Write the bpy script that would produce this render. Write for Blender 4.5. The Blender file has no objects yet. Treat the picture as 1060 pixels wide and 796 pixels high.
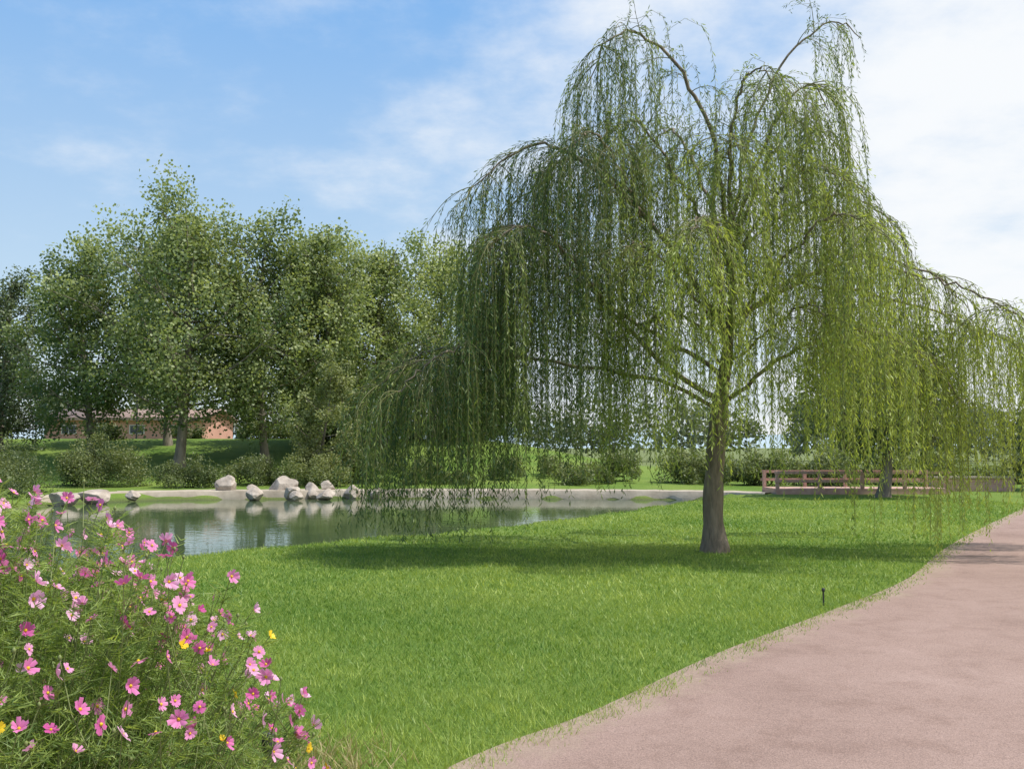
import bpy, bmesh, math, random
import numpy as np
from mathutils import Vector, noise as mnoise

rng = np.random.default_rng(7)
random.seed(7)
scene = bpy.context.scene
TAU = 2*math.pi

# ------------------------------------------------------------------ helpers
def link(ob, parent=None):
    scene.collection.objects.link(ob)
    if parent is not None:
        ob.parent = parent
    return ob

def empty(name):
    e = bpy.data.objects.new(name, None)
    e.empty_display_size = 0.3
    scene.collection.objects.link(e)
    return e

def make_mesh(name, V, F, mat=None, tint=None, smooth=False, parent=None):
    V = np.asarray(V, dtype=np.float32).reshape(-1, 3)
    F = np.asarray(F, dtype=np.int32)
    m, k = F.shape
    me = bpy.data.meshes.new(name)
    me.vertices.add(len(V)); me.vertices.foreach_set('co', V.ravel())
    me.loops.add(m*k); me.loops.foreach_set('vertex_index', F.ravel())
    me.polygons.add(m)
    me.polygons.foreach_set('loop_start', np.arange(0, m*k, k, dtype=np.int32))
    me.polygons.foreach_set('loop_total', np.full(m, k, dtype=np.int32))
    if smooth:
        me.polygons.foreach_set('use_smooth', np.ones(m, dtype=bool))
    me.update(calc_edges=True)
    if tint is not None:
        a = me.attributes.new('tint', 'FLOAT', 'POINT')
        a.data.foreach_set('value', np.asarray(tint, dtype=np.float32))
    if mat: me.materials.append(mat)
    ob = bpy.data.objects.new(name, me)
    return link(ob, parent)

def unit(v):
    return v/np.maximum(np.linalg.norm(v, axis=-1, keepdims=True), 1e-9)

def rand_dirs(n):
    return unit(rng.normal(size=(n, 3)))

def rhombi(C, A, L, W, N=None):
    n = len(C)
    R = rand_dirs(n) if N is None else N
    B = unit(np.cross(A, R))
    L = np.broadcast_to(np.asarray(L, float), (n,))[:, None]
    W = np.broadcast_to(np.asarray(W, float), (n,))[:, None]
    V = np.stack([C-A*L/2, C+B*W/2+A*L*0.05, C+A*L/2, C-B*W/2+A*L*0.05], axis=1)
    return V.reshape(-1, 3), np.arange(4*n).reshape(n, 4)

class Tubes:
    def __init__(s): s.V = []; s.F = []; s.n = 0
    def add(s, pts, rad, sides=6):
        pts = np.asarray(pts, float); rad = np.broadcast_to(np.asarray(rad, float), (len(pts),))
        T = unit(np.gradient(pts, axis=0))
        ref = np.array([0.0, 1.0, 0.05]) if abs(T[0][1]) < 0.9 else np.array([1.0, 0, 0.05])
        U = unit(np.cross(T, ref)); W = np.cross(T, U)
        a = np.arange(sides)*TAU/sides
        ring = (U[:, None, :]*np.cos(a)[None, :, None]+W[:, None, :]*np.sin(a)[None, :, None])*rad[:, None, None]+pts[:, None, :]
        m = len(pts)
        i = np.arange(m-1)[:, None]; j = np.arange(sides)[None, :]; j2 = (j+1) % sides
        F = np.stack([i*sides+j, i*sides+j2, (i+1)*sides+j2, (i+1)*sides+j], axis=-1).reshape(-1, 4)+s.n
        s.V.append(ring.reshape(-1, 3)); s.F.append(F); s.n += m*sides
    def build(s, name, mat, parent=None, smooth=True):
        return make_mesh(name, np.concatenate(s.V), np.concatenate(s.F), mat, smooth=smooth, parent=parent)

def resample(pts, n):
    P = np.asarray(pts, float)
    P = np.vstack([2*P[0]-P[1], P, 2*P[-1]-P[-2]])
    m = len(P)-3
    out = []
    for t in np.linspace(0, m-1e-6, n):
        i = int(t); u = t-i
        a, b, c, d = P[i:i+4]
        out.append(0.5*((2*b)+(-a+c)*u+(2*a-5*b+4*c-d)*u*u+(-a+3*b-3*c+d)*u**3))
    return np.array(out)

def box(name, lo, hi, mat, parent=None, bevel=0.0):
    bm = bmesh.new()
    bmesh.ops.create_cube(bm, size=1)
    for v in bm.verts:
        v.co = Vector([lo[k]+(v.co[k]+0.5)*(hi[k]-lo[k]) for k in range(3)])
    if bevel > 0:
        bmesh.ops.bevel(bm, geom=bm.edges[:], offset=bevel, segments=2, affect='EDGES')
    me = bpy.data.meshes.new(name); bm.to_mesh(me); bm.free()
    me.materials.append(mat)
    return link(bpy.data.objects.new(name, me), parent)

# ------------------------------------------------------------------ materials
def new_mat(name):
    m = bpy.data.materials.new(name); m.use_nodes = True
    nt = m.node_tree; nt.nodes.clear()
    out = nt.nodes.new('ShaderNodeOutputMaterial')
    return m, nt, out

def N(nt, t, **kw):
    n = nt.nodes.new(t)
    for k, v in kw.items(): setattr(n, k, v)
    return n

def mixc(nt, fac, a, b, mode='MIX'):
    n = nt.nodes.new('ShaderNodeMix'); n.data_type = 'RGBA'; n.blend_type = mode
    for sock, val in ((n.inputs[0], fac), (n.inputs[6], a), (n.inputs[7], b)):
        if hasattr(val, 'is_linked') or hasattr(val, 'links'): nt.links.new(val, sock)
        else: sock.default_value = val if not isinstance(val, tuple) else (*val, 1)[:4]
    return n.outputs[2]

def noise_node(nt, scale, detail=4, rough=0.55, coord='Object', vec=None):
    n = N(nt, 'ShaderNodeTexNoise'); n.inputs['Scale'].default_value = scale
    n.inputs['Detail'].default_value = detail; n.inputs['Roughness'].default_value = rough
    if vec is None:
        tc = N(nt, 'ShaderNodeTexCoord'); vec = tc.outputs[coord]
    nt.links.new(vec, n.inputs['Vector'])
    return n.outputs['Fac']

def ramp(nt, fac, stops):
    r = N(nt, 'ShaderNodeValToRGB'); el = r.color_ramp.elements
    while len(el) < len(stops): el.new(0.5)
    for e, (p, c) in zip(el, stops):
        e.position = p; e.color = (*c, 1) if len(c) == 3 else c
    nt.links.new(fac, r.inputs['Fac'])
    return r.outputs['Color']

def leaf_mat(name, ca, cb, transl=0.35, rough=0.5, spec=0.35, cc=None, tcol=(1.5, 1.45, 0.7)):
    m, nt, out = new_mat(name)
    at = N(nt, 'ShaderNodeAttribute', attribute_name='tint')
    if cc is None: col = mixc(nt, at.outputs['Fac'], ca, cb)
    else: col = ramp(nt, at.outputs['Fac'], [(0, ca), (0.5, cb), (1, cc)])
    p = N(nt, 'ShaderNodeBsdfPrincipled')
    nt.links.new(col, p.inputs['Base Color'])
    p.inputs['Roughness'].default_value = rough
    p.inputs['Specular IOR Level'].default_value = spec
    t = N(nt, 'ShaderNodeBsdfTranslucent')
    nt.links.new(mixc(nt, 1.0, col, tcol, 'MULTIPLY'), t.inputs['Color'])
    ms = N(nt, 'ShaderNodeMixShader'); ms.inputs[0].default_value = transl
    nt.links.new(p.outputs[0], ms.inputs[1]); nt.links.new(t.outputs[0], ms.inputs[2])
    nt.links.new(ms.outputs[0], out.inputs['Surface'])
    return m

def solid_mat(name, ca, cb, scale=5, rough=0.8, bump=0.3, bscale=None, spec=0.3, detail=6, stretch=None):
    m, nt, out = new_mat(name)
    tc = N(nt, 'ShaderNodeTexCoord'); vec = tc.outputs['Object']
    if stretch:
        mp = N(nt, 'ShaderNodeMapping'); mp.inputs['Scale'].default_value = stretch
        nt.links.new(vec, mp.inputs['Vector']); vec = mp.outputs[0]
    f = noise_node(nt, scale, detail, 0.6, vec=vec)
    col = ramp(nt, f, [(0.3, ca), (0.7, cb)])
    p = N(nt, 'ShaderNodeBsdfPrincipled')
    nt.links.new(col, p.inputs['Base Color']); p.inputs['Roughness'].default_value = rough
    p.inputs['Specular IOR Level'].default_value = spec
    if bump:
        b = N(nt, 'ShaderNodeBump'); b.inputs['Strength'].default_value = bump; b.inputs['Distance'].default_value = 0.05
        nt.links.new(noise_node(nt, bscale or scale*3, 6, 0.65, vec=vec), b.inputs['Height'])
        nt.links.new(b.outputs[0], p.inputs['Normal'])
    nt.links.new(p.outputs[0], out.inputs['Surface'])
    return m

def plain_mat(name, c, rough=0.7):
    m, nt, out = new_mat(name)
    p = N(nt, 'ShaderNodeBsdfPrincipled'); p.inputs['Base Color'].default_value = (*c, 1); p.inputs['Roughness'].default_value = rough
    nt.links.new(p.outputs[0], out.inputs['Surface']); return m

M_willow = leaf_mat('willow_leaves', (0.055, 0.105, 0.042), (0.39, 0.46, 0.11), 0.42, 0.5, 0.4)
M_bark = solid_mat('willow_bark', (0.14, 0.11, 0.085), (0.40, 0.32, 0.25), 9, 0.95, 1.0, 22, stretch=(1, 1, 0.22))
M_twig = plain_mat('twig_bark', (0.17, 0.17, 0.06))
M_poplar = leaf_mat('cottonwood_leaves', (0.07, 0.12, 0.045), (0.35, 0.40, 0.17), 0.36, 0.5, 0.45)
M_dark = leaf_mat('dark_tree_leaves', (0.055, 0.085, 0.05), (0.16, 0.20, 0.10), 0.25)
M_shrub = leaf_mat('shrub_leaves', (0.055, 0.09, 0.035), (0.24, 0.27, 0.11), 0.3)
M_pbark = solid_mat('cottonwood_bark', (0.12, 0.10, 0.08), (0.32, 0.28, 0.23), 4, 0.95, 0.7, 12, stretch=(1, 1, 0.3))
M_grass = leaf_mat('grass_blades', (0.10, 0.21, 0.032), (0.42, 0.50, 0.115), 0.33, 0.5, 0.35, tcol=(1.4, 1.35, .8))
M_dry = leaf_mat('dry_grass', (0.3, 0.24, 0.11), (0.45, 0.38, 0.2), 0.3)
M_cleaf = leaf_mat('cosmos_foliage', (0.07, 0.14, 0.035), (0.34, 0.44, 0.12), 0.42, 0.5, 0.35)
M_cstem = plain_mat('cosmos_stem', (0.19, 0.23, 0.08))
M_petal = leaf_mat('cosmos_petals', (0.87, 0.60, 0.77), (0.81, 0.29, 0.57), 0.35, 0.55, 0.2, cc=(0.60, 0.09, 0.34), tcol=(1.1, .9, 1))
M_yellow = leaf_mat('yellow_flower', (0.75, 0.5, 0.02), (0.85, 0.62, 0.03), 0.2, tcol=(1, 1, .7))
M_boulder = solid_mat('boulder_rock', (0.24, 0.20, 0.165), (0.54, 0.47, 0.40), 2.6, 0.9, 0.9, 7)
M_conc = solid_mat('pale_concrete', (0.30, 0.25, 0.19), (0.52, 0.45, 0.36), 1.5, 0.9, 0.3, 12)
M_stucco = solid_mat('pink_stucco', (0.50, 0.27, 0.21), (0.58, 0.33, 0.26), 0.7, 0.9, 0.2, 20)
M_roof = solid_mat('brown_roof', (0.24, 0.165, 0.14), (0.34, 0.25, 0.21), 3, 0.9, 0.5, 10)
M_trim = plain_mat('white_trim', (0.65, 0.62, 0.58))
M_metal = plain_mat('dark_metal', (0.03, 0.03, 0.03), 0.5)
M_wood = solid_mat('weathered_pink_wood', (0.40, 0.24, 0.19), (0.56, 0.38, 0.31), 4, 0.7, 0.2)
M_glassd = plain_mat('window_glass', (0.04, 0.05, 0.06), 0.1)

def brick_mat():
    m, nt, out = new_mat('pink_brick')
    tc = N(nt, 'ShaderNodeTexCoord')
    mp = N(nt, 'ShaderNodeMapping'); mp.inputs['Rotation'].default_value = (math.radians(90), 0, 0)
    nt.links.new(tc.outputs['Object'], mp.inputs[0])
    b = N(nt, 'ShaderNodeTexBrick'); nt.links.new(mp.outputs[0], b.inputs['Vector'])
    b.inputs['Scale'].default_value = 4
    b.inputs['Color1'].default_value = (0.46, 0.25, 0.20, 1); b.inputs['Color2'].default_value = (0.57, 0.35, 0.29, 1)
    b.inputs['Mortar'].default_value = (0.47, 0.42, 0.38, 1)
    p = N(nt, 'ShaderNodeBsdfPrincipled'); nt.links.new(b.outputs[0], p.inputs['Base Color'])
    p.inputs['Roughness'].default_value = 0.9
    nt.links.new(p.outputs[0], out.inputs['Surface'])
    return m
M_brick = brick_mat()

# ------------------------------------------------------------------ terrain
POND = np.array([(-6.6, 13.6), (-4.7, 15.6), (-2.8, 18.2), (-0.6, 20.6), (2.2, 25.0), (5.3, 31.0), (8.0, 34.5), (8.4, 36.6), (4, 38.0),
                 (-2, 38.6), (-8, 38.2), (-13, 37.4), (-16.0, 34.5), (-15.5, 29), (-13.5, 22), (-11.5, 16), (-9, 13.6)])
def smooth_closed(P, it=2):
    for _ in range(it):
        Q = np.roll(P, -1, axis=0)
        P = np.stack([0.75*P+0.25*Q, 0.25*P+0.75*Q], axis=1).reshape(-1, 2)
    return P
POND = smooth_closed(POND)

def sdist(x, y, poly):
    x = np.asarray(x, float).ravel(); y = np.asarray(y, float).ravel()
    d = np.full(x.shape, 1e9); inside = np.zeros(x.shape, bool)
    n = len(poly)
    for i in range(n):
        ax, ay = poly[i]; bx, by = poly[(i+1) % n]
        ex, ey = bx-ax, by-ay
        t = np.clip(((x-ax)*ex+(y-ay)*ey)/(ex*ex+ey*ey), 0, 1)
        d = np.minimum(d, np.hypot(x-ax-t*ex, y-ay-t*ey))
        c = ((ay > y) != (by > y))
        with np.errstate(divide='ignore', invalid='ignore'):
            xi = ax+(y-ay)*ex/(ey if ey != 0 else 1e-9)
        inside ^= c & (x < xi)
    return np.where(inside, -d, d)

def sstep(a, b, v):
    t = np.clip((v-a)/(b-a), 0, 1); return t*t*(3-2*t)

def height(x, y):
    x = np.asarray(x, float); y = np.asarray(y, float)
    s = sdist(x, y, POND).reshape(x.shape)+0.12*np.sin(x*2.3+y*1.1)+0.08*np.sin(x*5.1-y*3.3)
    h = -1.0*sstep(0.35, -1.4, s)
    rise = sstep(41, 62, y)*(2.0*(1-sstep(-4, 12, x))+0.25)
    return h+rise+sstep(90, 400, y)*2.0

ax = np.unique(np.concatenate([np.linspace(-2000, -200, 10), np.linspace(-200, -30, 18), np.arange(-30, 22, 0.33), np.linspace(22, 60, 20), np.linspace(60, 200, 12), np.linspace(200, 2000, 10)]))
ay = np.unique(np.concatenate([np.linspace(-400, -10, 12), np.linspace(-10, 12, 12), np.arange(12, 42, 0.33), np.linspace(42, 100, 40), np.linspace(100, 300, 12), np.linspace(300, 3000, 12)]))
GX, GY = np.meshgrid(ax, ay)
GZ = height(GX, GY)
nx, ny = len(ax), len(ay)
ii, jj = np.meshgrid(np.arange(nx-1), np.arange(ny-1))
b0 = (jj*nx+ii).ravel()
F = np.stack([b0, b0+1, b0+1+nx, b0+nx], axis=1)

def ground_mat():
    m, nt, out = new_mat('lawn_ground')
    tc = N(nt, 'ShaderNodeTexCoord'); v = tc.outputs['Object']
    a = ramp(nt, noise_node(nt, 0.35, 5, 0.6, vec=v), [(0.3, (0.10, 0.185, 0.03)), (0.7, (0.21, 0.28, 0.06))])
    fine = ramp(nt, noise_node(nt, 30, 6, 0.7, vec=v), [(0.3, (0.6,)*3), (0.7, (1.25,)*3)])
    c = mixc(nt, 1.0, a, fine, 'MULTIPLY')
    sep = N(nt, 'ShaderNodeSeparateXYZ'); nt.links.new(v, sep.inputs[0])
    mr = N(nt, 'ShaderNodeMapRange'); nt.links.new(sep.outputs['Z'], mr.inputs[0])
    mr.inputs[1].default_value = -0.12; mr.inputs[2].default_value = -0.35
    c = mixc(nt, mr.outputs[0], c, (0.09, 0.085, 0.055))
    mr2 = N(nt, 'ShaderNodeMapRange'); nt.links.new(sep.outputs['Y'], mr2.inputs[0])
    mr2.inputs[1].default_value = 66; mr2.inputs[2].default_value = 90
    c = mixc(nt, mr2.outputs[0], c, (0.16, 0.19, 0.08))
    p = N(nt, 'ShaderNodeBsdfPrincipled'); nt.links.new(c, p.inputs['Base Color'])
    p.inputs['Roughness'].default_value = 0.95; p.inputs['Specular IOR Level'].default_value = 0.1
    b = N(nt, 'ShaderNodeBump'); b.inputs['Strength'].default_value = 0.8; b.inputs['Distance'].default_value = 0.06
    nt.links.new(noise_node(nt, 14, 6, 0.7, vec=v), b.inputs['Height']); nt.links.new(b.outputs[0], p.inputs['Normal'])
    nt.links.new(p.outputs[0], out.inputs['Surface'])
    return m
make_mesh('ground', np.stack([GX.ravel(), GY.ravel(), GZ.ravel()], axis=1), F, ground_mat(), smooth=True)

def water_mat():
    m, nt, out = new_mat('pond_water')
    p = N(nt, 'ShaderNodeBsdfPrincipled')
    col = ramp(nt, noise_node(nt, 0.3, 3), [(0.35, (0.045, 0.08, 0.035)), (0.7, (0.09, 0.125, 0.06))])
    nt.links.new(col, p.inputs['Base Color'])
    p.inputs['Roughness'].default_value = 0.02; p.inputs['IOR'].default_value = 1.33
    tc = N(nt, 'ShaderNodeTexCoord'); mp = N(nt, 'ShaderNodeMapping'); mp.inputs['Scale'].default_value = (1, 1.3, 1)
    nt.links.new(tc.outputs['Object'], mp.inputs[0])
    b = N(nt, 'ShaderNodeBump'); b.inputs['Strength'].default_value = 0.12; b.inputs['Distance'].default_value = 0.03
    nt.links.new(noise_node(nt, 3.0, 3, 0.5, vec=mp.outputs[0]), b.inputs['Height']); nt.links.new(b.outputs[0], p.inputs['Normal'])
    nt.links.new(p.outputs[0], out.inputs['Surface'])
    return m
make_mesh('pond_water', [(-17.5, 12.5, -0.28), (9.5, 12.5, -0.28), (9.5, 39.5, -0.28), (-17.5, 39.5, -0.28)], [[0, 1, 2, 3]], water_mat())

# ------------------------------------------------------------------ path
PL = resample([(-3.4, -2.0), (-1.45, 2.6), (-0.24, 5.0), (0.58, 6.1), (1.75, 7.9), (3.25, 9.9), (4.95, 12.3), (6.9, 15.8), (9.2, 19.6), (12.0, 24.0), (16.5, 31), (24, 42), (34, 56)], 300)
tan = unit(np.gradient(PL, axis=0)); nrm = np.stack([tan[:, 1], -tan[:, 0]], axis=1)
cols = np.concatenate([[-0.12, 0, 0.25, 0.6], np.linspace(1.2, 3.9, 4), [4.4, 4.7, 4.9]])
V = []; T = []
for i in range(len(PL)):
    for c in cols:
        q = PL[i]+nrm[i]*c; V.append((q[0], q[1], 0.012)); T.append((c+0.12)/4.9)
m_ = len(cols)
F = [[i*m_+j, i*m_+j+1, (i+1)*m_+j+1, (i+1)*m_+j] for i in range(len(PL)-1) for j in range(m_-1)]
def path_mat():
    m, nt, out = new_mat('path_surface')
    tc = N(nt, 'ShaderNodeTexCoord'); v = tc.outputs['Object']
    base = ramp(nt, noise_node(nt, 0.45, 8, 0.7, vec=v), [(0.3, (0.26, 0.175, 0.145)), (0.5, (0.325, 0.225, 0.188)), (0.7, (0.38, 0.27, 0.23))])
    grain = ramp(nt, noise_node(nt, 110, 3, 0.85, vec=v), [(0.32, (0.56,)*3), (0.7, (1.34,)*3)])
    c = mixc(nt, 1.0, base, grain, 'MULTIPLY')
    stain = ramp(nt, noise_node(nt, 2.3, 7, 0.7, vec=v), [(0.5, (1,)*3), (0.72, (0.80, .77, .75))])
    c = mixc(nt, 1.0, c, stain, 'MULTIPLY')
    at = N(nt, 'ShaderNodeAttribute', attribute_name='tint')
    add = N(nt, 'ShaderNodeMath', operation='MULTIPLY_ADD')
    nt.links.new(noise_node(nt, 1.3, 8, 0.85, vec=v), add.inputs[0]); add.inputs[1].default_value = -0.34
    nt.links.new(at.outputs['Fac'], add.inputs[2])
    sep = N(nt, 'ShaderNodeMapRange'); sep.inputs[1].default_value = -0.16; sep.inputs[2].default_value = -0.10
    sep.inputs[3].default_value = 0.85; sep.inputs[4].default_value = 0
    nt.links.new(add.outputs[0], sep.inputs[0])
    sc = ramp(nt, noise_node(nt, 60, 4, 0.8, vec=v), [(0.3, (0.22, 0.165, 0.12)), (0.7, (0.44, 0.34, 0.26))])
    c = mixc(nt, sep.outputs[0], c, sc)
    p = N(nt, 'ShaderNodeBsdfPrincipled'); nt.links.new(c, p.inputs['Base Color'])
    p.inputs['Roughness'].default_value = 0.9; p.inputs['Specular IOR Level'].default_value = 0.25
    b = N(nt, 'ShaderNodeBump'); b.inputs['Strength'].default_value = 0.6; b.inputs['Distance'].default_value = 0.012
    nt.links.new(noise_node(nt, 80, 5, 0.7, vec=v), b.inputs['Height']); nt.links.new(b.outputs[0], p.inputs['Normal'])
    nt.links.new(p.outputs[0], out.inputs['Surface'])
    return m
make_mesh('path', V, F, path_mat(), tint=T)

# ------------------------------------------------------------------ grass
def path_left_x(y):
    return np.interp(y, PL[:, 1], PL[:, 0])
def grass_zone(x0, x1, y0, y1, dens, h, w):
    n = int((x1-x0)*(y1-y0)*dens)
    x = rng.uniform(x0, x1, n); y = rng.uniform(y0, y1, n)
    edge = path_left_x(y)-x
    nz = np.sin(x*5.1+np.sin(y*3.7)*2)*np.sin(y*4.3+np.sin(x*2.9)*2)*0.06+np.sin(x*17+3*np.sin(y*9))*0.03+rng.normal(0, 0.05, n)
    k = (edge*0.78+nz > -0.05)
    x, y = x[k], y[k]
    k = sdist(x, y, POND) > -0.25
    x, y = x[k], y[k]; n = len(x)
    z = height(x, y)
    big = 0.5+0.25*np.sin(x*0.9+1.3*np.sin(y*0.6))+0.25*np.sin(y*1.1+1.7*np.sin(x*0.5+1))
    med = 0.5+0.5*np.sin(x*7+2*np.sin(y*5))*np.sin(y*6+2*np.sin(x*4))
    med2 = 0.5+0.5*np.sin(x*2.7+2*np.sin(y*2.1+1))*np.sin(y*2.3+2*np.sin(x*1.9))
    hh = h*rng.uniform(0.5, 1.25, n)*(0.65+0.4*med+.25*med2)
    hh = np.where(rng.random(n) < 0.03, hh*1.7, hh)
    a = rng.uniform(0, TAU, n); lean = rng.uniform(0.2, 1.2, n)*hh
    b = rng.uniform(0, TAU, n)
    P = np.stack([x, y, z-0.004], 1)
    W = np.stack([np.cos(a), np.sin(a), np.zeros(n)], 1)*(w*rng.uniform(0.6, 1.3, n))[:, None]/2
    Tp = P+np.stack([np.cos(b)*lean, np.sin(b)*lean, hh], 1)
    V = np.stack([P-W, P+W, Tp], 1).reshape(-1, 3)
    t = np.clip(0.42*big+0.15*med+0.28*med2+rng.normal(0.02, 0.22, n), 0, 1)
    return V, np.repeat(t, 3)
zs = [grass_zone(-3.5, 4, 3.6, 7, 3800, 0.045, 0.0065), grass_zone(-6, 5.5, 7, 11, 2300, 0.045, 0.009),
      grass_zone(-8, 9, 11, 17, 900, 0.048, 0.015), grass_zone(-8, 15, 17, 33, 260, 0.05, 0.026)]
V = np.concatenate([z[0] for z in zs]); T = np.concatenate([z[1] for z in zs])
make_mesh('lawn_grass', V, np.arange(len(V)).reshape(-1, 3), M_grass, tint=T)

n = 700
x = -1.0+rng.normal(0, 0.2, n); y = 5.15+rng.normal(0, 0.22, n)
P = np.stack([x, y, np.zeros(n)], 1); a = rng.uniform(0, TAU, n)
W = np.stack([np.cos(a), np.sin(a), np.zeros(n)], 1)*0.004
Tp = P+np.stack([rng.normal(0, 0.05, n), rng.normal(0, 0.05, n), rng.uniform(0.03, 0.1, n)], 1)
make_mesh('dry_grass_tuft', np.stack([P-W, P+W, Tp], 1).reshape(-1, 3), np.arange(3*n).reshape(-1, 3), M_dry, tint=np.repeat(rng.uniform(0, 1, n), 3))

# ------------------------------------------------------------------ willow
willow = empty('weeping_willow_tree')
tb = Tubes()
TX, TY = 3.17, 15.7
trunk = resample([(TX, TY, -0.15), (TX+0.0, TY, 0.12), (TX-0.02, TY, 0.7), (TX+0.03, TY, 1.5), (TX+0.1, TY, 2.2), (TX+0.25, TY, 3.2), (TX+0.33, TY, 4.2), (TX+0.28, TY-0.05, 5.2)], 40)
zr = trunk[:, 2]
tr = np.interp(zr, [-0.15, 0.05, 0.35, 1.2, 2.0, 2.6, 3.4, 5.2], [0.30, 0.225, 0.17, 0.15, 0.145, 0.11, 0.08, 0.045])
tr = tr*(1+0.05*np.sin(zr*9)+0.03*np.sin(zr*23))
tb.add(trunk, tr, 14)
# bough: points, r0, twigs/m, strand length (lo,hi), tint mean (crown shade put into leaf colour: left dark, front/right light), start frac
B = [
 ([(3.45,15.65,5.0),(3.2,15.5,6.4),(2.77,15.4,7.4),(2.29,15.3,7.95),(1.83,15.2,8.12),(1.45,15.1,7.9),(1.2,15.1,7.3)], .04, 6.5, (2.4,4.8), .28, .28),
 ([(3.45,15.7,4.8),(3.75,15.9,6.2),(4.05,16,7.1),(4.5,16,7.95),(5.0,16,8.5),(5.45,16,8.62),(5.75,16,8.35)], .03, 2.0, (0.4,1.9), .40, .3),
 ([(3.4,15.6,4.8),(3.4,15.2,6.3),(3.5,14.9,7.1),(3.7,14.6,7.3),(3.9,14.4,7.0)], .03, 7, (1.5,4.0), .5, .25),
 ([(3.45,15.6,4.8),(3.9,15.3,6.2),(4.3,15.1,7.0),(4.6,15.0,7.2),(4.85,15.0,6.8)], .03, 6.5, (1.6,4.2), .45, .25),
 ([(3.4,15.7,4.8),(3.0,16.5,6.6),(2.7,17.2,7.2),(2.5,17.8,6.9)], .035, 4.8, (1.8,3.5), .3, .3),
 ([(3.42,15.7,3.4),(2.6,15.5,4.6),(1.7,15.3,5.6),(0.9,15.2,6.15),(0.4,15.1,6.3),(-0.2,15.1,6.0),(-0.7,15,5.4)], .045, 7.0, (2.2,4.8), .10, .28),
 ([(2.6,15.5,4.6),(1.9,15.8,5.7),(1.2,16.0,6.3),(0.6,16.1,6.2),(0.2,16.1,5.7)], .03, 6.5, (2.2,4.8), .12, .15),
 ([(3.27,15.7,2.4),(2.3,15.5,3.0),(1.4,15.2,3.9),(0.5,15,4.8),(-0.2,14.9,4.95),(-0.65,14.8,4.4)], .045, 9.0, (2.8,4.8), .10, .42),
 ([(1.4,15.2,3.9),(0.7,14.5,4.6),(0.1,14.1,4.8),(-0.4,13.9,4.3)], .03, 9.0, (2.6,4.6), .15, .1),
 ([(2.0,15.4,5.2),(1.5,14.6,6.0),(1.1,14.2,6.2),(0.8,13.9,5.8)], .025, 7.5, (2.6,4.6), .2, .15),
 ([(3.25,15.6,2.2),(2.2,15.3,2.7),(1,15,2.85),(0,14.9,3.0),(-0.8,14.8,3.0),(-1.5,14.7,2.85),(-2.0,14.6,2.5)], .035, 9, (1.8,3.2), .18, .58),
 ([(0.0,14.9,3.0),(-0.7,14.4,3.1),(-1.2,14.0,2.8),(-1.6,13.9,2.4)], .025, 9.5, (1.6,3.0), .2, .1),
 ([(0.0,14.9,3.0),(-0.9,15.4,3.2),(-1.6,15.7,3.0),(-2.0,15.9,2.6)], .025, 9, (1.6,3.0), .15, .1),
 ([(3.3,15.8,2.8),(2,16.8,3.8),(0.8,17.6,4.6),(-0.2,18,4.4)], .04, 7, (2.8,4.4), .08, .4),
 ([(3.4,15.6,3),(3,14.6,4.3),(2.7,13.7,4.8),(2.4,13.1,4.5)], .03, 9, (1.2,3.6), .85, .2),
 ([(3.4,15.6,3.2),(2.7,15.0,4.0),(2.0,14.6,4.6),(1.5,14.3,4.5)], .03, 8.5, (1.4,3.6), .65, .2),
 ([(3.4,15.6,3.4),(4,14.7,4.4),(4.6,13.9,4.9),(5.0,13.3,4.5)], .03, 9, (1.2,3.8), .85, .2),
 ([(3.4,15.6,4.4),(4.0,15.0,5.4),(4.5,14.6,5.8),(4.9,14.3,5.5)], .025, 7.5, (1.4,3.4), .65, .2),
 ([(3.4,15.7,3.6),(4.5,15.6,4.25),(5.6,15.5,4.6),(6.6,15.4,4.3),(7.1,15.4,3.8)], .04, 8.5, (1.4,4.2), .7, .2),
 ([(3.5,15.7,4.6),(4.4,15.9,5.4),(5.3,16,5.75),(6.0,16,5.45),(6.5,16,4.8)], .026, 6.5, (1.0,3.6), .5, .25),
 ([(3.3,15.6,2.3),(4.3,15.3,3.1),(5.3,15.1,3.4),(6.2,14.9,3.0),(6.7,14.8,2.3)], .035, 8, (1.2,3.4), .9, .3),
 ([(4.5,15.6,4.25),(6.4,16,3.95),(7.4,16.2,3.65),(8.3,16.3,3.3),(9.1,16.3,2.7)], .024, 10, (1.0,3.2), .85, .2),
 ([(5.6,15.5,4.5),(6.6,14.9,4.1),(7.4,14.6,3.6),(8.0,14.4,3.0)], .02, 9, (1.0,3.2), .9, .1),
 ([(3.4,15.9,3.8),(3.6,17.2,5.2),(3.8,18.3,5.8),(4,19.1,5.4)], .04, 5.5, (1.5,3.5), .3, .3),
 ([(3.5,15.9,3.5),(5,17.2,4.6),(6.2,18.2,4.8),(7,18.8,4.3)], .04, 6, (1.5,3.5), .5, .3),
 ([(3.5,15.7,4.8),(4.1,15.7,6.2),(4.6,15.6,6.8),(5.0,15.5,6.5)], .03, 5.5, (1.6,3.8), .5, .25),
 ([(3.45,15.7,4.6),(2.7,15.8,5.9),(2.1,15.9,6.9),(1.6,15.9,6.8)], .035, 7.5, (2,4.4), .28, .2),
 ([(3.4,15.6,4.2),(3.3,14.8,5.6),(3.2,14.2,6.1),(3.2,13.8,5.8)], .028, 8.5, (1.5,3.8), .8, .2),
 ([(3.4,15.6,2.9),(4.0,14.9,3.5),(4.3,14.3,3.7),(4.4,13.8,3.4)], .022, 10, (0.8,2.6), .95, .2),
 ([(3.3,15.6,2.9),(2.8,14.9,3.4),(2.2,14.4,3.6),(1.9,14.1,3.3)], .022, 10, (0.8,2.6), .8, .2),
]
tw_p, tw_d, tw_L, tw_sl, tw_t = [], [], [], [], []
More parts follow.
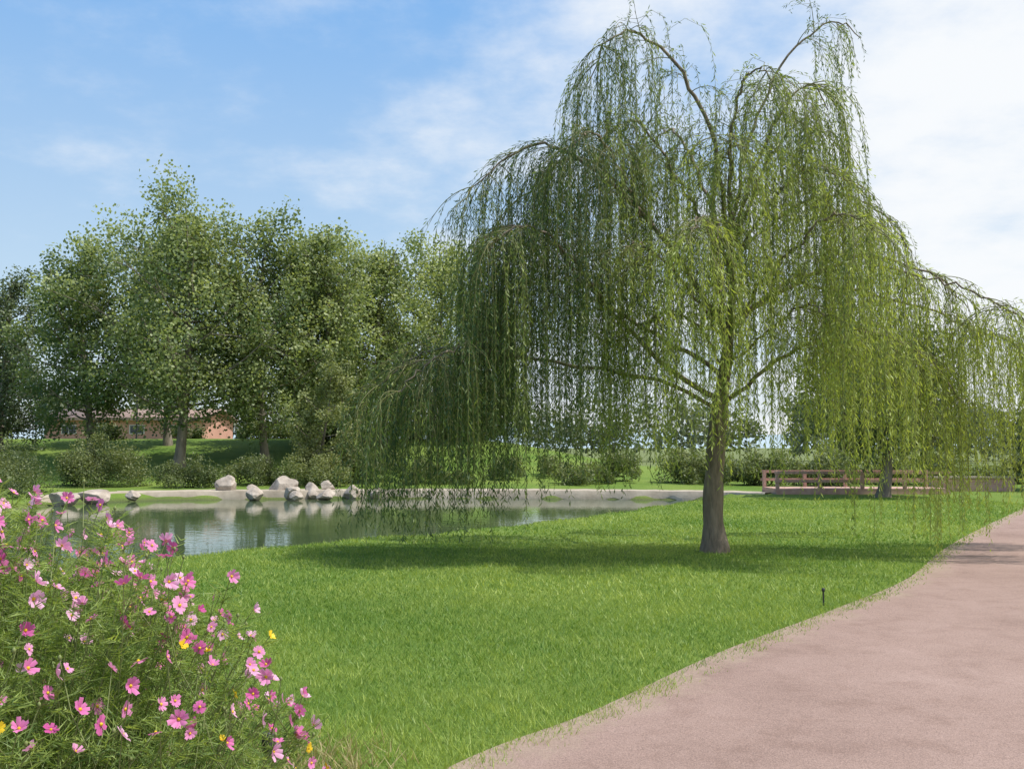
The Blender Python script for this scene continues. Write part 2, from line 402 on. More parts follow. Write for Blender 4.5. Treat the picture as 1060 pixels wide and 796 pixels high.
for pts, r0, dens, sl, tint, s0 in B:
    C = resample(pts, 26)
    C[1:-1] += rng.normal(0, 0.022, (24, 3))
    L = np.linalg.norm(np.diff(C, axis=0), axis=1).sum()
    tb.add(C, np.linspace(r0, 0.008, 26), 8)
    n = int(L*(1-s0)*dens*1.1)
    for k in range(n):
        u = s0+(1-s0)*rng.random(); i = u*25; a = int(min(i, 24)); f = i-a
        p = C[a]*(1-f)+C[a+1]*f; t = unit(C[a+1]-C[a])
        az = rng.uniform(0, TAU)
        d = unit(np.array([math.cos(az), math.sin(az), rng.uniform(-0.2, 0.75)])+0.7*t)
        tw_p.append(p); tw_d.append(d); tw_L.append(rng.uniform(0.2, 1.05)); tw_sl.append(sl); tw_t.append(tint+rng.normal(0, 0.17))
tb.build('trunk_and_boughs', M_bark, willow)

def simulate(P, D, L, grav, step, zmin, jit):
    n = len(P); steps = int(L.max()/step)+1
    out = np.zeros((n, steps+1, 3)); act = np.zeros((n, steps+1), bool); dirs = np.zeros((n, steps+1, 3))
    out[:, 0] = P; act[:, 0] = True; dirs[:, 0] = D
    alive = np.ones(n, bool); D = D.copy(); P = P.copy()
    for s in range(1, steps+1):
        D = unit(D+np.array([0, 0, -1.0])*grav*step+rng.normal(0, jit, (n, 3))*np.array([1, 1, 0.3]))
        nP = P+D*step
        alive &= (s*step <= L) & (nP[:, 2] > zmin)
        P = np.where(alive[:, None], nP, P)
        out[:, s] = P; act[:, s] = alive; dirs[:, s] = D
    return out, act, dirs

tw_p = np.array(tw_p); tw_d = np.array(tw_d); tw_L = np.array(tw_L); tw_sl = np.array(tw_sl); tw_t = np.array(tw_t)
TWs, TWa, TWd = simulate(tw_p, tw_d, tw_L, 1.6, 0.1, np.full(len(tw_p), 0.5), 0.05)
st = Tubes()
for i in range(len(tw_p)):
    k = int(TWa[i].sum())
    if k > 2: st.add(TWs[i, :k], np.linspace(0.008, 0.0035, k), 4)
SP, SD, SL, ST = [], [], [], []
for i in range(len(tw_p)):
    k = int(TWa[i].sum())
    for _ in range(rng.integers(3, 10)):
        j = min(int(rng.beta(1.3, 1.0)*k), k-1)
        az = rng.uniform(0, TAU)
        SP.append(TWs[i, j]); SD.append(unit(TWd[i, j]*0.7+np.array([math.cos(az)*0.5, math.sin(az)*0.5, 0.05])))
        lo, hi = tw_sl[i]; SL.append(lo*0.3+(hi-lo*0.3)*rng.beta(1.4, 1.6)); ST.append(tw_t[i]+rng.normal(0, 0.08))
SP = np.array(SP); SD = np.array(SD); SL = np.array(SL); ST = np.array(ST)
zmin = np.interp(SP[:, 0], [-2.6, -1.2, -0.2, 0.6, 1.2, 2.0, 3.2, 4.4, 4.9, 6.6, 7.2, 9.5], [0.25, 0.22, 0.3, 0.65, 0.9, 1.05, 1.15, 0.8, 0.3, 0.05, 0.3, 0.8])+np.abs(rng.normal(0, 0.3, len(SP)))
stp = 0.055
S, A, Dd = simulate(SP, SD, SL, 3.4, stp, zmin, 0.018)
for i in range(len(SP)):
    k = int(A[i].sum())
    if k > 6:
        q = S[i, :k:6]
        if len(q) > 1: st.add(q, np.linspace(0.0035, 0.002, len(q)), 3)
st.build('hanging_twigs', M_twig, willow)
mask = A.copy(); mask[:, :2] = False
idx = np.argwhere(mask)
C = S[mask]; D = Dd[mask]; tt = ST[idx[:, 0]]
LC, LD, LT = [], [], []
for rep in range(2):
    keep = rng.random(len(C)) < (0.92 if rep == 0 else 0.6)
    c, d, t = C[keep], D[keep], tt[keep]
    n = len(c)
    side = unit(np.cross(d, rand_dirs(n)))
    ang = rng.uniform(0.25, 1.0, n)[:, None]
    dl = unit(d*np.cos(ang)+side*np.sin(ang)+np.array([0, 0, -0.2]))
    ln = rng.uniform(0.06, 0.12, n)
    LC.append(c+d*rng.uniform(0, stp, n)[:, None]+dl*ln[:, None]/2); LD.append(np.hstack([dl, ln[:, None]])); LT.append(t)
LC = np.concatenate(LC); LD = np.concatenate(LD); LT = np.concatenate(LT)
V, F = rhombi(LC, LD[:, :3], LD[:, 3], rng.uniform(0.011, 0.019, len(LC)))
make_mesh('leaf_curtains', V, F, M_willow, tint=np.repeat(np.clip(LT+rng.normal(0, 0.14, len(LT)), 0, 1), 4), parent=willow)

# ------------------------------------------------------------------ broadleaf trees
def tree(name, x, y, h, R, mat, bark, crown_lo=0.2, leaf=0.16, nlimb=32, per=125, trunk_r=0.22, tintm=0.5, lean=0.0, shape=0.75):
    e = empty(name)
    z0 = float(height(np.array([x]), np.array([y]))[0])
    t = Tubes()
    ph = rng.uniform(0, TAU, 4)
    def axis(u): return np.array([x+lean*u+0.25*math.sin(u*4+ph[0]), y+0.25*math.sin(u*3.3+ph[1]), z0-0.2+u*(h*0.93)])
    us = np.linspace(0, 1, 14)
    t.add([axis(u) for u in us], trunk_r*(1-us*0.93)*(1+0.5*np.exp(-us*30)), 8)
    clumps = []
    for i in range(nlimb):
        u = crown_lo+(0.97-crown_lo)*((i+rng.random())/nlimb)
        v = (u-crown_lo)/(1-crown_lo)
        az = i*2.4+rng.normal(0, 0.4)
        rr = R*(math.sin(math.pi*min(1, (0.10+0.9*v)**shape))**0.65)*rng.uniform(0.7, 1.12)+0.25
        s = axis(max(u-0.12, 0.08)); up = rr*rng.uniform(0.5, 1.0)
        tip = axis(min(u, 1.0))+np.array([math.cos(az)*rr, math.sin(az)*rr, 0.0]); tip[2] = min(tip[2], z0+h)
        s[2] = min(s[2], tip[2]-up*0.5)
        s[2] = max(s[2], z0+h*0.13)
        mid = (s+tip)/2+np.array([0, 0, -0.12*rr])
        c = resample([s, mid, tip], 7); t.add(c, np.linspace(trunk_r*0.35*(1-u*0.5), 0.02, 7), 5)
        for k in range(5):
            f = [0.4, 0.62, 0.8, 0.92, 1.0][k]; p = c[int(f*6)]
            off = rng.normal(0, 1, 3)*np.array([1, 1, 0.9])*R*0.17
            clumps.append((p+off, R*rng.uniform(0.11, 0.23)))
            if k % 2: t.add([p, p+off*0.5+[0, 0, 0.05], p+off], [0.025, 0.018, 0.01], 4)
    for k in range(7):
        clumps.append((axis(1)+np.array([rng.normal(0, R*.18), rng.normal(0, R*.18), rng.uniform(-0.14, 0.04)*h]), R*0.15))
    t.build('trunk_and_limbs', bark, e)
    C, Tn = [], []
    for p, r in clumps:
        n = int(per*(r/(R*0.17))**1.7)
        d = rand_dirs(n)*(rng.random(n)**0.5)[:, None]*r*1.5
        C.append(p+d); Tn.append(np.clip(tintm+rng.normal(0, 0.17)+0.3*d[:, 2]/r+rng.normal(0, 0.12, n), 0, 1))  # tint rises towards each clump's top: sunlit tops painted into leaf colour
    C = np.concatenate(C); Tn = np.concatenate(Tn)
    n = len(C)
    Nn = unit(rng.normal(size=(n, 3))+np.array([0.1, -0.2, 0.4]))
    Aa = unit(np.cross(Nn, rand_dirs(n)))
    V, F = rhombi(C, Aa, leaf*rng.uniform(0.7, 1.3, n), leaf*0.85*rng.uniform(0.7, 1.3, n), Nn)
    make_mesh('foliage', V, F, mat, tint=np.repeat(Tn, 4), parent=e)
    return e

CT = 'cottonwood_tree'
tree(CT, -21.4, 50, 12.0, 3.1, M_poplar, M_pbark, 0.30, tintm=.35)
tree(CT, -15.9, 48, 14.6, 4.2, M_poplar, M_pbark, 0.30, tintm=.5, nlimb=44, trunk_r=.27)
tree(CT, -12.5, 50, 13.0, 3.3, M_poplar, M_pbark, 0.26, tintm=.45)
tree(CT, -9.9, 52, 12.9, 3.2, M_poplar, M_pbark, 0.26, tintm=.55)
tree(CT, -7.2, 55, 12.6, 3.2, M_poplar, M_pbark, 0.24, tintm=.55)
tree(CT, -4.4, 58, 12.4, 3.2, M_poplar, M_pbark, 0.2, tintm=.65)
tree(CT, -19.3, 56, 13.4, 3.5, M_poplar, M_pbark, 0.34, tintm=.35)
tree(CT, -11.5, 57, 12.0, 3.2, M_poplar, M_pbark, 0.24, tintm=.3)
tree(CT, -2.0, 66, 9.5, 2.8, M_poplar, M_pbark, 0.12, tintm=.5)
tree('dark_shade_tree', -27.6, 54, 10.2, 2.6, M_dark, M_pbark, 0.15, tintm=.7, leaf=.14)
tree('dark_shade_tree', -34, 57, 10.5, 3.2, M_dark, M_pbark, 0.12, tintm=.5, leaf=.18)
tree('young_pale_tree', -8.2, 44, 6.0, 1.4, M_shrub, M_pbark, 0.15, tintm=.95, leaf=.12, nlimb=18, per=90, trunk_r=.09)
tree('shade_tree', 12.3, 33.5, 6.0, 2.3, M_dark, M_pbark, 0.5, tintm=.7, leaf=.15, trunk_r=.24)
tree('shade_tree', 22.5, 38, 7.0, 2.6, M_dark, M_pbark, 0.2, tintm=.7, leaf=.16)

# ------------------------------------------------------------------ shrubs
def shrub_data(x, y, rx, ry, h, n, leaf):
    z0 = height(np.array([x]), np.array([y]))[0]
    k = max(12, int(16*rx))
    cc = []
    for _ in range(k):
        a = rng.uniform(0, TAU); r = math.sqrt(rng.random())*0.85
        cx, cy = math.cos(a)*r, math.sin(a)*r
        top = math.sqrt(max(0.05, 1-r*r))*h*rng.uniform(0.6, 1.15)
        cc.append((x+cx*rx, y+cy*ry, z0+top*rng.uniform(0.3, 0.9), min(rx, ry, h)*rng.uniform(0.18, 0.36), rng.normal(0, .1)))
    cc = np.array(cc); pick = rng.integers(0, k, n)
    d = rand_dirs(n)*(rng.random(n)**0.4)[:, None]*cc[pick, 3][:, None]*1.4
    C = cc[pick, :3]+d; C[:, 2] = np.maximum(C[:, 2], z0+0.03)
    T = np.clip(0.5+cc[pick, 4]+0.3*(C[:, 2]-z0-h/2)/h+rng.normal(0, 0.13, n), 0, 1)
    return C, T
def shrub(name, specs, mat, leaf=0.09, tadd=0.0, nper=5200):
    Cs, Ts = zip(*[shrub_data(x, y, rx, ry, h, int(nper*rx*max(h, .6)/1.8), leaf) for x, y, rx, ry, h in specs])
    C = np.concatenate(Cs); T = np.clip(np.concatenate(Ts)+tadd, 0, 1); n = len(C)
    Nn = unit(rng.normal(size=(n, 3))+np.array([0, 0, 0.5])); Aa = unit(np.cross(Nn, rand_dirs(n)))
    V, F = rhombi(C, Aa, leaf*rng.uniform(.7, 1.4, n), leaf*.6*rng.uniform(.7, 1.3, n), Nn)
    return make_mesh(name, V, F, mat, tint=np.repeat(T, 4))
shrub('rounded_shrub', [(-17.4, 42.5, 2.1, 1.5, 2.2)], M_shrub, tadd=.1)
shrub('rounded_shrub', [(-13.6, 41.6, 1.5, 1.2, 1.3)], M_shrub, tadd=-.15)
shrub('rounded_shrub', [(-11.0, 43.0, 1.4, 1.1, 1.4)], M_shrub, tadd=.0)
shrub('rounded_shrub', [(-19.5, 36.5, 2.7, 1.7, 1.9)], M_shrub, tadd=-.15)
shrub('rounded_shrub', [(-17.6, 32.5, 1.9, 1.6, 1.3)], M_shrub, tadd=-.05)
shrub('rounded_shrub', [(-8.4, 42.5, 1.6, 1.2, 1.7)], M_shrub, tadd=.25)
shrub('rounded_shrub', [(-22.5, 41.5, 2.6, 1.6, 1.9)], M_dark, tadd=.1)
shrub('shrub_border', [(x+rng.normal(0, .5), 45+rng.normal(0, 1.4), rng.uniform(.8, 1.9), 1.2, rng.uniform(0.6, 2.3)) for x in np.arange(-6.5, 10, 2.0)], M_shrub, .11, tadd=.12, nper=4200)
shrub('hillside_shrubs', [(x, 60+rng.normal(0, 2), 2.0, 1.4, rng.uniform(0.8, 1.9)) for x in list(np.arange(-46, -30, 2.3))+list(np.arange(-15.5, -2, 2.1))]+[(-24.5, 60, 1.6, 1.2, 1.0), (-20.5, 62, 1.5, 1.2, .9)], M_shrub, .15, tadd=-.05, nper=2600)
shrub('hedge', [(x, 42+0.15*x+rng.normal(0, .8), rng.uniform(1.2, 2.0), 1.2, rng.uniform(0.8, 2.2)) for x in np.arange(10, 34, 2.0)], M_shrub, .12, tadd=0, nper=3400)

def distant(name, specs, mat, leaf, nper):
    Cs, Ts = [], []
    for x, y, r, h in specs:
        z0 = height(np.array([x]), np.array([y]))[0]
        k = 16; a = rng.uniform(0, TAU, k); rr = np.sqrt(rng.random(k))*r*.75
        cz = z0+h*rng.uniform(.2, .88, k)
        pick = rng.integers(0, k, nper)
        d = rand_dirs(nper)*(rng.random(nper)**.4)[:, None]*r*.42
        C = np.stack([x+np.cos(a)*rr, y+np.sin(a)*rr, cz], 1)[pick]+d; C[:, 2] = np.maximum(C[:, 2], z0)
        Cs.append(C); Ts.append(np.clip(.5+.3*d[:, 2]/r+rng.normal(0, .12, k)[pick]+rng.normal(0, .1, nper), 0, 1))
    C = np.concatenate(Cs); T = np.concatenate(Ts); n = len(C)
    Nn = unit(rng.normal(size=(n, 3))+np.array([0, 0, .5])); Aa = unit(np.cross(Nn, rand_dirs(n)))
    V, F = rhombi(C, Aa, leaf*rng.uniform(.7, 1.3, n), leaf*.8*rng.uniform(.7, 1.3, n), Nn)
    make_mesh(name, V, F, mat, tint=np.repeat(T, 4))
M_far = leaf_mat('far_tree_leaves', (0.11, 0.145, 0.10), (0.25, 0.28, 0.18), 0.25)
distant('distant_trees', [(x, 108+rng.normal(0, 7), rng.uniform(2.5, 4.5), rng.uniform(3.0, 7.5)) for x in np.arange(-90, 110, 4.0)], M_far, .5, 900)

hx = np.linspace(-1600, 1600, 120)
hp = np.array([34+22*mnoise.noise(Vector((x*0.003, 1.7, 0)))+9*mnoise.noise(Vector((x*0.012, 4.1, 0))) for x in hx])
V = np.concatenate([np.stack([hx, np.full(120, 1150.), np.full(120, -5.)], 1), np.stack([hx, np.full(120, 1450.), np.maximum(hp, 6)*0.9], 1), np.stack([hx, np.full(120, 1800.), np.full(120, -5.)], 1)])
F = [[r*120+i, r*120+i+1, (r+1)*120+i+1, (r+1)*120+i] for r in range(2) for i in range(119)]
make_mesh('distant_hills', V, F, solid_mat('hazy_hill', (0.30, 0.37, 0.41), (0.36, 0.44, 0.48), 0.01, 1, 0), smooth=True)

# ------------------------------------------------------------------ pond edging + boulders
def ribbon(name, pts, width, z0, z1, mat):
    P = resample(pts, 90)[:, :2]; t = unit(np.gradient(P, axis=0)); nn = np.stack([-t[:, 1], t[:, 0]], 1)
    prof = [(0, z0), (0, z1-0.02), (0.03, z1), (width-0.03, z1), (width, z1-0.02), (width, z0)]
    V = []
    for i in range(len(P)):
        w = 0.14*mnoise.noise(Vector((P[i][0]*.8, P[i][1]*.8, 0)))
        for o, z in prof:
            q = P[i]+nn[i]*(o+w); V.append((q[0], q[1], z+(0.03*mnoise.noise(Vector((q[0]*1.5, q[1]*1.5, 2))) if z > 0 else 0)))
    k = len(prof)
    F = [[i*k+j, i*k+j+1, (i+1)*k+j+1, (i+1)*k+j] for i in range(len(P)-1) for j in range(k-1)]
    return make_mesh(name, V, F, mat)
far = [(-15.7, 33.2, 0), (-14.6, 36.2, 0), (-12, 37.35, 0), (-8, 37.9, 0), (-2, 38.25, 0), (4, 37.65, 0), (7.6, 36.6, 0), (9.0, 35.6, 0)]
ribbon('stone_pond_edging', far, 0.6, -0.5, 0.05, M_conc)
far2 = [(p[0], p[1]+0.9, 0) for p in far]
ribbon('gravel_walk', far2[1:], 1.1, -0.2, 0.02, M_conc)
def boulder(x, y, sx, sy, sz, seed, z=None):
    bm = bmesh.new(); bmesh.ops.create_icosphere(bm, subdivisions=4, radius=1)
    for v in bm.verts:
        c = v.co.copy()
        d = 1+0.32*mnoise.noise(c*1.1+Vector((seed, 0, 0)))+0.12*mnoise.noise(c*3.3+Vector((0, seed, 0)))+.04*mnoise.noise(c*9)
        c = c*d
        for pk in range(8):
            rn = Vector((math.sin(seed*3+pk*2.1), math.cos(seed*1.7+pk*1.3), math.sin(pk*1.9+seed)*.8+.2)).normalized()
            dd = c.dot(rn)-0.68
            if dd > 0: c -= rn*dd*0.92
        v.co = Vector((c.x*sx, c.y*sy, c.z*sz))
    me = bpy.data.meshes.new('boulder'); bm.to_mesh(me); bm.free()
    me.materials.append(M_boulder)
    ob = link(bpy.data.objects.new('boulder', me))
    z0 = z if z is not None else float(height(np.array([x]), np.array([y]))[0])
    ob.location = (x, y, z0+sz*0.35); ob.rotation_euler = (0, 0, seed)
for i, b in enumerate([(-10.9, 38.2, .50, .42, .46), (-9.5, 36.9, .46, .36, .26), (-8.8, 38.4, .55, .42, .44), (-8.2, 37.4, .42, .38, .28), (-7.6, 38.2, .36, .38, .34),
                       (-6.9, 37.3, .4, .34, .2), (-6.1, 38.0, .36, .3, .28), (-14.4, 34.6, .6, .46, .32), (-13.6, 35.9, .34, .3, .2), (-14.9, 33.4, .5, .4, .28), (-7.9, 36.6, .26, .26, .18), (-5.2, 38.2, .3, .3, .22), (-7.1, 38.5, .3, .3, .3), (-9.9, 38.3, .25, .3, .2)]):
    boulder(*b, seed=i*1.37+0.5, z=max(-0.15, float(height(np.array([b[0]]), np.array([b[1]]))[0])))

# ------------------------------------------------------------------ pink house
def house():
    e = empty('pink_stucco_house')
    x0, x1, y0, y1 = -38.5, -25.5, 82, 91; z = 2.0; zt = 4.05
    box('walls', (x0, y0, z), (x1, y1, zt), M_stucco, e)
    yr = (y0+y1)/2; zr_ = zt+0.85; o = 0.45
    V = [(x0-o, y0-o, zt-.05), (x1+o, y0-o, zt-.05), (x1+o, yr, zr_), (x0-o, yr, zr_), (x0-o, y1+o, zt-.05), (x1+o, y1+o, zt-.05),
         (x0-o, y0-o, zt+.13), (x1+o, y0-o, zt+.13), (x1+o, yr, zr_+.18), (x0-o, yr, zr_+.18), (x0-o, y1+o, zt+.13), (x1+o, y1+o, zt+.13)]
    F = [[0, 1, 2, 3], [3, 2, 5, 4], [6, 9, 8, 7], [9, 10, 11, 8], [0, 6, 7, 1], [4, 5, 11, 10], [0, 3, 9, 6], [3, 4, 10, 9], [1, 7, 8, 2], [2, 8, 11, 5]]
    make_mesh('roof', V, F, M_roof, parent=e)
    make_mesh('gable', [(x0+.01, y0+.05, zt), (x0+.01, y1-.05, zt), (x0+.01, yr, zr_-.05), (x0+.01, yr, zr_-.06),
                        (x1-.01, y0+.05, zt), (x1-.01, y1-.05, zt), (x1-.01, yr, zr_-.05), (x1-.01, yr, zr_-.06)], [[0, 1, 2, 3], [4, 5, 6, 7]], M_stucco, parent=e)
    box('fascia', (x0-o, y0-o-.05, zt-.08), (x1+o, y0-o-.003, zt+.16), M_roof, e)
    for k, wx in enumerate([-37, -34.2, -31.4, -28.2]):
        if k == 1:
            box('door', (wx, y0-.05, z), (wx+1.0, y0-.003, z+1.8), M_trim, e)
        else:
            box('window_frame', (wx-.08, y0-.06, z+.85), (wx+1.18, y0-.003, z+1.6), M_trim, e)
            box('window_pane', (wx, y0-.075, z+.92), (wx+.52, y0-.063, z+1.53), M_glassd, e)
            box('window_pane', (wx+.58, y0-.075, z+.92), (wx+1.1, y0-.063, z+1.53), M_glassd, e)
house()

e = empty('street_lamp')
t = Tubes(); zb = float(height(np.array([-27.5]), np.array([73.]))[0])
t.add([(-27.5, 73, zb), (-27.5, 73, zb+4.2)], [.07, .05], 8); t.add([(-27.5, 73, zb+4.1), (-27.3, 73, zb+4.4), (-26.8, 73, zb+4.45)], .035, 6)
t.build('pole', M_metal, e); box('lamp_head', (-26.95, 72.85, zb+4.36), (-26.4, 73.15, zb+4.46), M_metal, e, .03)

e = empty('low_brick_wall')
for a, b in ((16.0, 19.2), (20.0, 26.0)):
    box('wall', (a, 38.2, -.05), (b, 38.55, .48), M_brick, e); box('cap', (a-.06, 38.12, .483), (b+.06, 38.63, .56), M_conc, e, .015)
e = empty('wooden_deck_railing')
box('deck', (9.4, 35.6, -.05), (15.6, 37.6, .2), M_wood, e, .01)
for k, xx in enumerate(np.linspace(9.47, 15.53, 5)):
    box('post', (xx-.06, 35.62, .203), (xx+.06, 35.74, .82), M_wood, e, .008)
    box('post', (xx-.06, 37.46, .203), (xx+.06, 37.58, .82), M_wood, e, .008)
for yy in (35.59, 37.6):
    for zz in (.42, .72):
        box('rail', (9.35, yy-.012, zz), (15.65, yy+.018, zz+.10), M_wood, e, .006)

e = empty('path_marker_stake'); t = Tubes()
t.add([(3.2, 10.35, -.02), (3.2, 10.35, .14)], .009, 8); t.add([(3.2, 10.35, .14), (3.2, 10.35, .15), (3.2, 10.35, .175), (3.2, 10.35, .18)], [.012, .018, .018, .004], 10)
t.build('stake', M_metal, e)
e = empty('garden_sprinkler'); t = Tubes()
t.add([(-0.98, 4.1, -.02), (-0.98, 4.1, .36)], .012, 8); t.add([(-0.98, 4.1, .36), (-0.98, 4.1, .37), (-0.98, 4.1, .46), (-0.98, 4.1, .47)], [.012, .032, .028, .004], 10)
t.build('riser', M_metal, e)

# ------------------------------------------------------------------ cosmos flower bed
bush = empty('cosmos_flower_bush')
BX, BY, RX, RY, BH = -2.05, 3.3, 1.50, 1.25, 1.38
def top_h(x, y):
    r = np.sqrt(((x-BX)/RX)**2+((y-BY)/RY)**2)
    return BH*np.sqrt(np.clip(1-r**3, 0.02, 1))
ns = 940
a = rng.uniform(0, TAU, ns); r = np.sqrt(rng.random(ns))*0.985
tx = BX+np.cos(a)*r*RX; ty = BY+np.sin(a)*r*RY
tz = top_h(tx, ty)*np.where(rng.random(ns) < .66, rng.uniform(.84, 1.09, ns), rng.uniform(.5, .9, ns))
bx = BX+(tx-BX)*.74+rng.normal(0, .06, ns); by = BY+(ty-BY)*.74+rng.normal(0, .06, ns)
us = np.linspace(0, 1, 9)
P0 = np.stack([bx, by, np.zeros(ns)], 1); P2 = np.stack([tx, ty, tz], 1)
P1 = (P0+P2)/2; P1[:, :2] = P1[:, :2]*.5+P0[:, :2]*.5; P1[:, :2] += rng.normal(0, .06, (ns, 2)); P1[:, 2] = tz*.6
t = Tubes(); curves = []
for i in range(ns):
    c = (1-us)[:, None]**2*P0[i]+2*((1-us)*us)[:, None]*P1[i]+us[:, None]**2*P2[i]
    curves.append(c); t.add(c, np.linspace(.0034, .0013, 9), 4)
curves = np.array(curves)
FP, BP = [], []
for i in range(ns):
    if tz[i] > .75*top_h(tx[i], ty[i]):
        if rng.random() < .85: FP.append(P2[i])
        else: BP.append(P2[i])
    for rep in range(2):
        if rng.random() > .45: continue
        j = rng.integers(4, 8); s = curves[i][j]; az = rng.uniform(0, TAU); L = rng.uniform(.12, .32)
        e_ = s+np.array([math.cos(az)*L*.5, math.sin(az)*L*.5, L])
        if e_[2] < top_h(e_[0], e_[1])*1.12:
            t.add([s, (s+e_)/2+np.array([math.cos(az)*.02, math.sin(az)*.02, -.01]), e_], [.0022, .0018, .0013], 4)
            if rng.random() < (.75 if e_[2] > .85*top_h(e_[0], e_[1]) else .3): FP.append(e_)
            else: BP.append(e_)
for p in BP:
    t.add([p, p+[0, 0, .004], p+[0, 0, .010], p+[0, 0, .015]], [.0015, .0055, .005, .001], 6)
t.build('stems', M_cstem, bush)
FP = np.array(FP)
PV, PF, PT, CV, CF = [], [], [], [], []
YV, YF, YT = [], [], []
sunv = np.array([0.45, -0.2, .75])
for p in FP:
    out_ = np.array([p[0]-BX, p[1]-BY, 0.2])
    nrm_ = unit(unit(out_)*.45+sunv*.5+rng.normal(0, .55, 3))
    if nrm_[2] < -.1: nrm_[2] *= -1
    u = unit(np.cross(nrm_, [0.3, 0.9, 0.1])); w = np.cross(nrm_, u)
    yellow = (rng.random() < .05 and p[2] < 1.1)
    R_ = rng.uniform(.017, .029) if not yellow else .018
    cup = rng.uniform(-.2, 1.0); tint = np.clip(rng.beta(1.3, 1.8)+rng.normal(0, .05), 0, 1)
    ph = rng.uniform(0, TAU)
    for k in range(8):
        an = ph+k*TAU/8+rng.normal(0, .08); R2 = R_*rng.uniform(.82, 1.12); c2 = cup+rng.normal(0, .15)
        ca, sa = math.cos(an), math.sin(an)
        rad = u*ca+w*sa; tng = -u*sa+w*ca
        def q(rr, tt, zz): return p+rad*rr*R2+tng*tt*R2+nrm_*zz*R2
        vs = [q(.1, 0, 0), q(.55, -.27, c2*.3), q(.97, -.24, c2*.75), q(.93, 0, c2*.8), q(1.0, .22, c2*.75), q(.55, .27, c2*.3)]
        base = len(YV) if yellow else len(PV)
        (YV if yellow else PV).extend(vs)
        (YF if yellow else PF).extend([[base, base+1, base+2, base+3], [base, base+3, base+4, base+5]])
        (YT if yellow else PT).extend([min(1, tint+.2)]+[tint]*5)
    base = len(CV)
    for ring, (rr, zz) in enumerate(((.2, .05), (.15, .2), (.03, .24))):
        for k in range(6):
            CV.append(p+(u*math.cos(k*TAU/6)+w*math.sin(k*TAU/6))*rr*R_+nrm_*zz*R_)
    for ring in range(2):
        for k in range(6):
            CF.append([base+ring*6+k, base+ring*6+(k+1) % 6, base+(ring+1)*6+(k+1) % 6, base+(ring+1)*6+k])
make_mesh('petals', PV, PF, M_petal, tint=PT, parent=bush)
if YV: make_mesh('yellow_blooms', YV, YF, M_yellow, tint=YT, parent=bush)
make_mesh('flower_centres', CV, CF, M_yellow, tint=np.full(len(CV), .3), parent=bush)
nodes = []
for i in range(ns):
    m2 = int(curves[i][-1][2]/.055)
    uu = (1-rng.random(m2)**1.3*.85)*7.7; j = np.minimum(uu.astype(int), 7); f = (uu-j)[:, None]
    nodes.append(curves[i][j]*(1-f)+curves[i][j+1]*f)
nodes = np.concatenate(nodes)
nodes = np.concatenate([nodes, nodes+rng.normal(0, .01, nodes.shape)])
nl = len(nodes)
az = rng.uniform(0, TAU, nl)
ld = unit(np.stack([np.cos(az), np.sin(az), rng.uniform(.1, 1.1, nl)], 1)); LL = rng.uniform(.04, .11, nl)
leafside = unit(np.cross(ld, np.array([0, 0, 1.])+rng.normal(0, .3, (nl, 3))))
lt = np.clip(rng.uniform(-.1, .7, nl)+0.35*nodes[:, 2]/1.4, 0, 1)
VV, TT = [], []
def filam(s, e, w):
    b = unit(np.cross(e-s, rand_dirs(len(s))))*w
    VV.append(np.stack([s-b, s+b, e], 1).reshape(-1, 3)); TT.append(np.repeat(np.clip(lt+rng.normal(0, .1, nl), 0, 1), 3))
filam(nodes, nodes+ld*LL[:, None], .0020)
for f in (.25, .42, .6, .78):
    for s in (-1, 1):
        st_ = nodes+ld*(LL*f)[:, None]
        dd = unit(ld*.8+leafside*s*.8+rng.normal(0, .18, (nl, 3)))
        filam(st_, st_+dd*(LL*rng.uniform(.3, .55, nl))[:, None], .0020)
VV = np.concatenate(VV); TT = np.concatenate(TT)
make_mesh('feathery_leaves', VV, np.arange(len(VV)).reshape(-1, 3), M_cleaf, tint=TT, parent=bush)

# ------------------------------------------------------------------ world / light / camera
SUN = Vector((0.44, -0.06, 0.89)).normalized()
elev = math.asin(SUN.z); azm = math.atan2(SUN.x, SUN.y)
w = bpy.data.worlds.new('World'); scene.world = w; w.use_nodes = True
nt = w.node_tree; nt.nodes.clear()
out = nt.nodes.new('ShaderNodeOutputWorld'); bg = nt.nodes.new('ShaderNodeBackground'); bg.inputs[1].default_value = 0.145
sky = nt.nodes.new('ShaderNodeTexSky'); sky.sky_type = 'NISHITA'; sky.sun_disc = False
sky.sun_elevation = elev; sky.sun_rotation = azm; sky.air_density = 1.0; sky.dust_density = 0.8; sky.ozone_density = 1.5
tc = nt.nodes.new('ShaderNodeTexCoord')
sep = nt.nodes.new('ShaderNodeSeparateXYZ'); nt.links.new(tc.outputs['Generated'], sep.inputs[0])
mx = N(nt, 'ShaderNodeMath', operation='MAXIMUM'); nt.links.new(sep.outputs['Z'], mx.inputs[0]); mx.inputs[1].default_value = 0.0
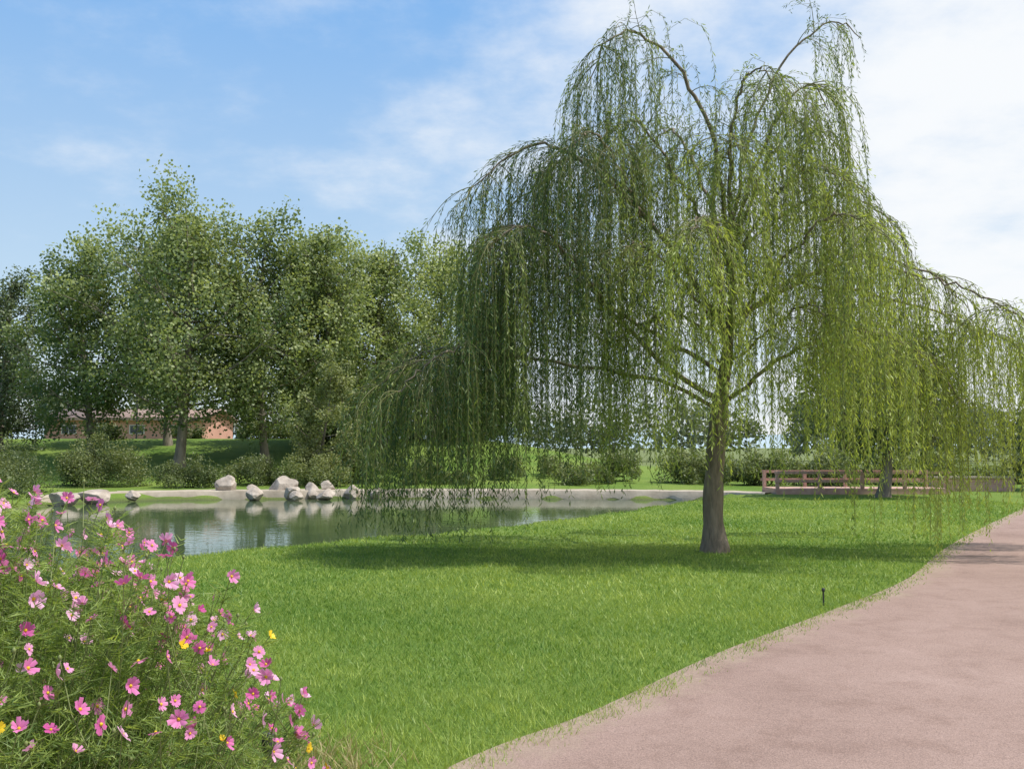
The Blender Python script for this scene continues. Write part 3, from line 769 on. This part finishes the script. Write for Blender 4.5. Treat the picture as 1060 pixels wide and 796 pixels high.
hz = ramp(nt, mx.outputs[0], [(0.0, (5.3/8, 5.7/8, 6.0/8)), (0.12, (4.1/8, 5.3/8, 6.3/8)), (0.42, (1.55/8, 3.5/8, 6.5/8)), (1.0, (0.7/8, 1.9/8, 4.4/8))])
hz = mixc(nt, 1.0, hz, (8.0, 8.0, 8.0), 'MULTIPLY')
base = mixc(nt, 0.78, sky.outputs[0], hz)
ad = N(nt, 'ShaderNodeMath', operation='ADD'); nt.links.new(mx.outputs[0], ad.inputs[0]); ad.inputs[1].default_value = 0.22
def div(a):
    d = N(nt, 'ShaderNodeMath', operation='DIVIDE'); nt.links.new(a, d.inputs[0]); nt.links.new(ad.outputs[0], d.inputs[1]); return d.outputs[0]
cb = nt.nodes.new('ShaderNodeCombineXYZ'); nt.links.new(div(sep.outputs['X']), cb.inputs[0]); nt.links.new(div(sep.outputs['Y']), cb.inputs[1])
f1 = noise_node(nt, 2.0, 12, 0.6, vec=cb.outputs[0])
m1 = N(nt, 'ShaderNodeMath', operation='MULTIPLY_ADD'); nt.links.new(sep.outputs['X'], m1.inputs[0]); m1.inputs[1].default_value = 0.44; nt.links.new(f1, m1.inputs[2])
mr = N(nt, 'ShaderNodeMapRange', interpolation_type='SMOOTHSTEP'); nt.links.new(m1.outputs[0], mr.inputs[0])
mr.inputs[1].default_value = 0.35; mr.inputs[2].default_value = 0.78; mr.inputs[3].default_value = 0.02; mr.inputs[4].default_value = 0.97
c = mixc(nt, mr.outputs[0], base, (6.6, 6.75, 6.9))
nt.links.new(c, bg.inputs[0]); nt.links.new(bg.outputs[0], out.inputs[0])

sd = bpy.data.lights.new('sun', 'SUN'); sd.energy = 5.0; sd.angle = math.radians(0.5); sd.color = (1, .96, .89)
so = link(bpy.data.objects.new('sun', sd)); so.rotation_euler = SUN.to_track_quat('Z', 'Y').to_euler()

cam = bpy.data.cameras.new('camera'); cam.lens = 35; cam.sensor_width = 36; cam.clip_end = 6000; cam.clip_start = 0.05
co = link(bpy.data.objects.new('camera', cam)); co.location = (0, 0, 1.6); co.rotation_euler = (math.radians(90+3.72), 0, 0)
scene.camera = co
scene.view_settings.view_transform = 'Standard'; scene.view_settings.look = 'None'; scene.view_settings.exposure = 0
